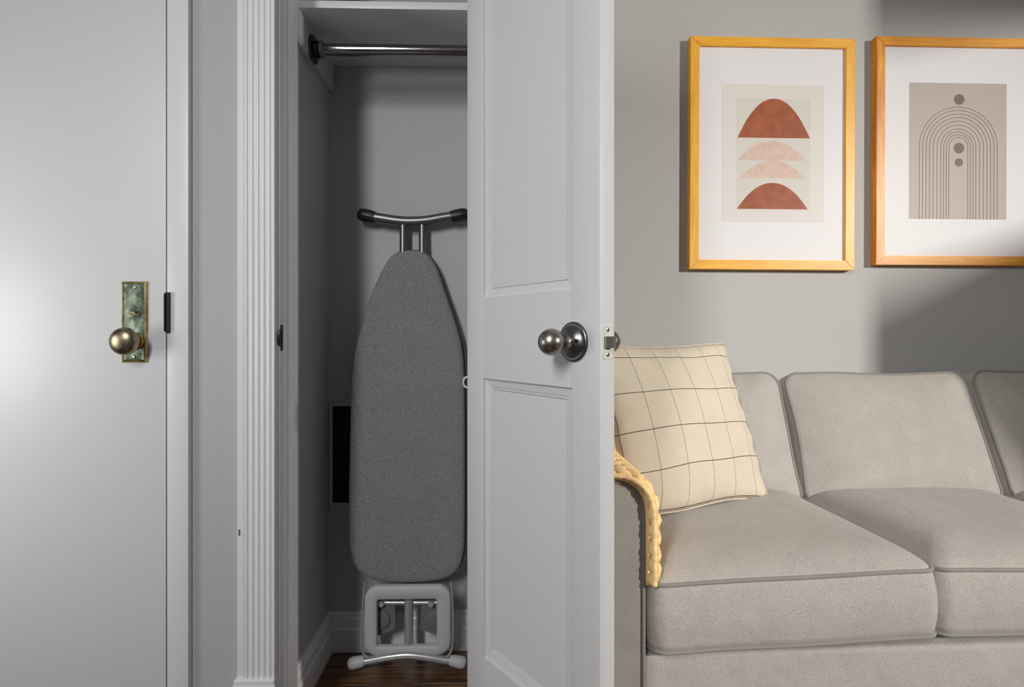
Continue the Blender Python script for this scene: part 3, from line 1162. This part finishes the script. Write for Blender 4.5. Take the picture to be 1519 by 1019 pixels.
def drape(off, y, sag=0.0):
    """profile across the arm in x-z (sofa local coordinates), going from the outer side over the top and down the inner side"""
    pts = []
    top = 0.634 + off
    r = 0.062 + off
    xin = AX1 + off
    xo = AX0 - off
    for z in (0.40, 0.47, 0.54):
        pts.append((xo, z))
    for a in range(180, 89, -18):
        pts.append((AX0 + 0.062 + r * math.cos(math.radians(a)), 0.634 - 0.062 + r * math.sin(math.radians(a))))
    pts.append(((AX0 + AX1) / 2, top))
    for a in range(90, -1, -18):
        pts.append((AX1 - 0.062 + r * math.cos(math.radians(a)), 0.634 - 0.062 + r * math.sin(math.radians(a))))
    for z in (0.54, 0.50, 0.46, 0.43, 0.416):
        pts.append((xin + 0.002, z))
    return [Vector((p[0], y, p[1])) for p in pts]


def resample(pts, step):
    out = [pts[0]]
    acc = 0
    for a, b in zip(pts, pts[1:]):
        L_ = (b - a).length
        while acc + L_ >= step:
            t = (step - acc) / L_
            a = a.lerp(b, t)
            L_ = (b - a).length
            out.append(a.copy())
            acc = 0
        acc += L_
    return out


inv = Matrix.Translation((-0.30, -(1.15 - SY), -0.64))
bm = bmesh.new()
prev = None
ycl = [0.004 + 0.335 * k / 10 for k in range(11)]
lay = []
for y in ycl:
    lay.append([drape(0.003, y), drape(0.012, y)])
rows = [[[bm.verts.new(inv @ p) for p in l[s]] for s in (0, 1)] for l in lay]
m_ = len(lay[0][0])
for k in range(len(rows) - 1):
    for s in (0, 1):
        for j in range(m_ - 1):
            bm.faces.new((rows[k][s][j], rows[k][s][j + 1], rows[k + 1][s][j + 1], rows[k + 1][s][j]))
    for j in (0, m_ - 1):
        bm.faces.new((rows[k][0][j], rows[k + 1][0][j], rows[k + 1][1][j], rows[k][1][j]))
for k in (0, len(rows) - 1):
    for j in range(m_ - 1):
        bm.faces.new((rows[k][0][j], rows[k][0][j + 1], rows[k][1][j + 1], rows[k][1][j]))
link('knit_ground', bm, M_knit, throw)
for c in range(8):
    yc = 0.012 + c * 0.044
    path = resample(catmull(drape(0.021, yc), 4), 0.006)
    bm = bmesh.new()
    k = len(path)
    for strand in range(3):
        pts = []
        for i, p in enumerate(path):
            t = (path[min(i + 1, k - 1)] - path[max(i - 1, 0)]).normalized()
            nrm = t.cross(Vector((0, 1, 0)))
            ph = 2 * pi * (i * 0.006 / 0.105 + strand / 3)
            a_ = 0.0115 * math.sin(ph)
            b_ = 0.0055 * math.sin(2 * ph)
            pts.append(inv @ (p + Vector((0, 1, 0)) * a_ + nrm * b_))
        add_tube(bm, pts, [0.0092 + 0.0012 * math.sin(i * 1.9 + strand) for i in range(k)], 8)
    link('cable_braid', bm, M_knit, throw)
    bm = bmesh.new()
    for dy in (-0.0225, 0.0215):
        pts = []
        for i, p in enumerate(path):
            t = (path[min(i + 1, k - 1)] - path[max(i - 1, 0)]).normalized()
            nrm = t.cross(Vector((0, 1, 0)))
            pts.append(inv @ (p + Vector((0, dy + 0.0012 * math.sin(i * 0.9), 0)) - nrm * 0.004))
        add_tube(bm, pts, [0.0058 + 0.0010 * math.sin(i * 2.1) for i in range(k)], 8)
    link('knit_rib', bm, M_knit, throw)

# ================================================================== FRAMED PRINTS
YF = YS - 0.003


def disc(name, cx_, cz_, r, y, m, parent, n=32):
    bm = bmesh.new()
    f = [bm.verts.new((cx_ + r * math.cos(2 * pi * i / n), y, cz_ + r * math.sin(2 * pi * i / n))) for i in range(n)]
    bm.faces.new(f)
    g = bmesh.ops.extrude_face_region(bm, geom=bm.faces[:])
    for v in g['geom']:
        if isinstance(v, bmesh.types.BMVert):
            v.co.y += 0.0003
    return link(name, bm, m, parent, smooth=False)


def dome(name, x0, x1, z0, z1, y, m, parent, pw_=2.0):
    poly = []
    cx_, hw_ = (x0 + x1) / 2, (x1 - x0) / 2
    for i in range(41):
        t = -1 + 2 * i / 40
        poly.append((cx_ + hw_ * t, z0 + (z1 - z0) * (1 - abs(t) ** pw_) + (0 if 0 < i < 40 else 0)))
    return prism(name, poly, 'y', y, y + 0.0003, m, parent, smooth=False)


def picture(name, px0_, py0, px1_, py1, fw, mx_, mz_, label, roll):
    depth = 0.030
    a, b = at(px0_, py0, YF - depth), at(px1_, py1, YF - depth)
    cx_, cz_ = (a.x + b.x) / 2, (a.z + b.z) / 2
    hw_, hh_ = (b.x - a.x) / 2, (a.z - b.z) / 2
    root = empty(name, (cx_, YF, cz_))
    root.rotation_euler = (0, roll, 0)
    tag(root, label, 'picture', 'framed prints above the sofa')
    for nm, mtl, poly in (
        ('frame_side', mz_, [(-hw_, -hh_), (-hw_ + fw, -hh_ + fw), (-hw_ + fw, hh_ - fw), (-hw_, hh_)]),
        ('frame_side', mz_, [(hw_, -hh_), (hw_, hh_), (hw_ - fw, hh_ - fw), (hw_ - fw, -hh_ + fw)]),
        ('frame_side', mx_, [(-hw_, hh_), (-hw_ + fw, hh_ - fw), (hw_ - fw, hh_ - fw), (hw_, hh_)]),
        ('frame_side', mx_, [(-hw_, -hh_), (hw_, -hh_), (hw_ - fw, -hh_ + fw), (-hw_ + fw, -hh_ + fw)])):
        bm = bmesh.new()
        A = [bm.verts.new((p[0], -depth, p[1])) for p in poly]
        B = [bm.verts.new((p[0], 0, p[1])) for p in poly]
        for j in range(4):
            bm.faces.new((A[j], A[(j + 1) % 4], B[(j + 1) % 4], B[j]))
        bm.faces.new(A)
        bm.faces.new(B)
        es = [ed for ed in bm.edges if all(v in A for v in ed.verts)]
        bmesh.ops.bevel(bm, geom=es, offset=0.0016, segments=2, affect='EDGES')
        link(nm, bm, mtl, root, smooth=False)
    mt = box('mat_board', -hw_ + fw - 0.002, hw_ - fw + 0.002, -depth + 0.010, -depth + 0.013, -hh_ + fw - 0.002, hh_ - fw + 0.002, M_mat, root)
    box('glass', -hw_ + fw - 0.001, hw_ - fw + 0.001, -depth + 0.0055, -depth + 0.0075, -hh_ + fw - 0.001, hh_ - fw + 0.001, M_glass, root)
    return root, mt, cx_, cz_, -depth + 0.010


root, mt, cx_, cz_, yp = picture('framed_print', 1023.5, 53.5, 1268.2, 400, 0.0345, M_frame1x, M_frame1z,
                                 'honey wood framed print with two rust and two blush domes, above the pillow', 0.004)


def L(px, py):
    p = at(px, py, YF + yp)
    return p.x - cx_, p.z - cz_


def paper(name, x0, y0, x1, y1, y, m, par):
    a, b = L(x0, y0), L(x1, y1)
    return box(name, a[0], b[0], y, y + 0.0004, b[1], a[1], m, par)


pr = paper('print_sheet', 1071, 125, 1222, 330, yp - 0.0004, M_paper, mt)
paper('print_ground', 1093, 146, 1201.5, 312, yp - 0.0008, M_paper_in, mt)
for nm, m, x0, x1, yt, yb_, lab in (('dome', M_rust, 1094, 1201, 146, 205.3, 'large rust dome'), ('dome', M_blush, 1094, 1195, 208.5, 238.5, 'blush dome'),
                                   ('dome', M_blush, 1097.5, 1194.5, 238, 265, 'second blush dome'), ('dome', M_rust, 1093.5, 1198, 271, 310.5, 'low rust dome')):
    a, b = L(x0, yt), L(x1, yb_)
    q = dome(nm, a[0], b[0], b[1], a[1], yp - (0.0012 if m is M_rust else 0.0010), m, mt, 2.1)
    q['label'] = lab

root, mt, cx_, cz_, yp = picture('framed_print.001', 1300, 53.5, 1541, 393.5, 0.0335, M_frame2x, M_frame2z,
                                 'amber wood framed print with thin concentric arches and brown dots, cut by the picture edge', 0.003)
paper('print_sheet', 1348.5, 122.5, 1493, 325.5, yp - 0.0004, M_taupe, mt)
s = 144.5 / (L(1493, 0)[0] - L(1348.5, 0)[0])
for px_, py_, r in ((1422.5, 147.6, 7.7), (1422.3, 219.8, 7.8), (1422.3, 241, 6.0)):
    a = L(px_, py_)
    disc('dot', a[0], a[1], r / s, yp - 0.0008, M_brownink, mt)
cA = L(1421.5, 218)
zbot = L(1421.5, 325.3)[1]
for r in (57.8, 53, 47.8, 42.6, 37.3, 31.6, 26, 21.8, 17.8, 14):
    R_ = r / s
    wv = 0.00105
    outer, inner = [], []
    for i in range(41):
        a_ = pi * i / 40
        outer.append((cA[0] + (R_ + wv) * math.cos(a_), cA[1] + (R_ + wv) * math.sin(a_)))
        inner.append((cA[0] + (R_ - wv) * math.cos(a_), cA[1] + (R_ - wv) * math.sin(a_)))
    outer = [(outer[0][0], zbot)] + outer + [(outer[-1][0], zbot)]
    inner = [(inner[0][0], zbot)] + inner + [(inner[-1][0], zbot)]
    bm = bmesh.new()
    A = [bm.verts.new((p[0], yp - 0.0008, p[1])) for p in outer]
    B = [bm.verts.new((p[0], yp - 0.0008, p[1])) for p in inner]
    for j in range(len(A) - 1):
        bm.faces.new((A[j], A[j + 1], B[j + 1], B[j]))
    g = bmesh.ops.extrude_face_region(bm, geom=bm.faces[:])
    for v in g['geom']:
        if isinstance(v, bmesh.types.BMVert):
            v.co.y += 0.0003
    link('arch_line', bm, M_brownink, mt, smooth=False)
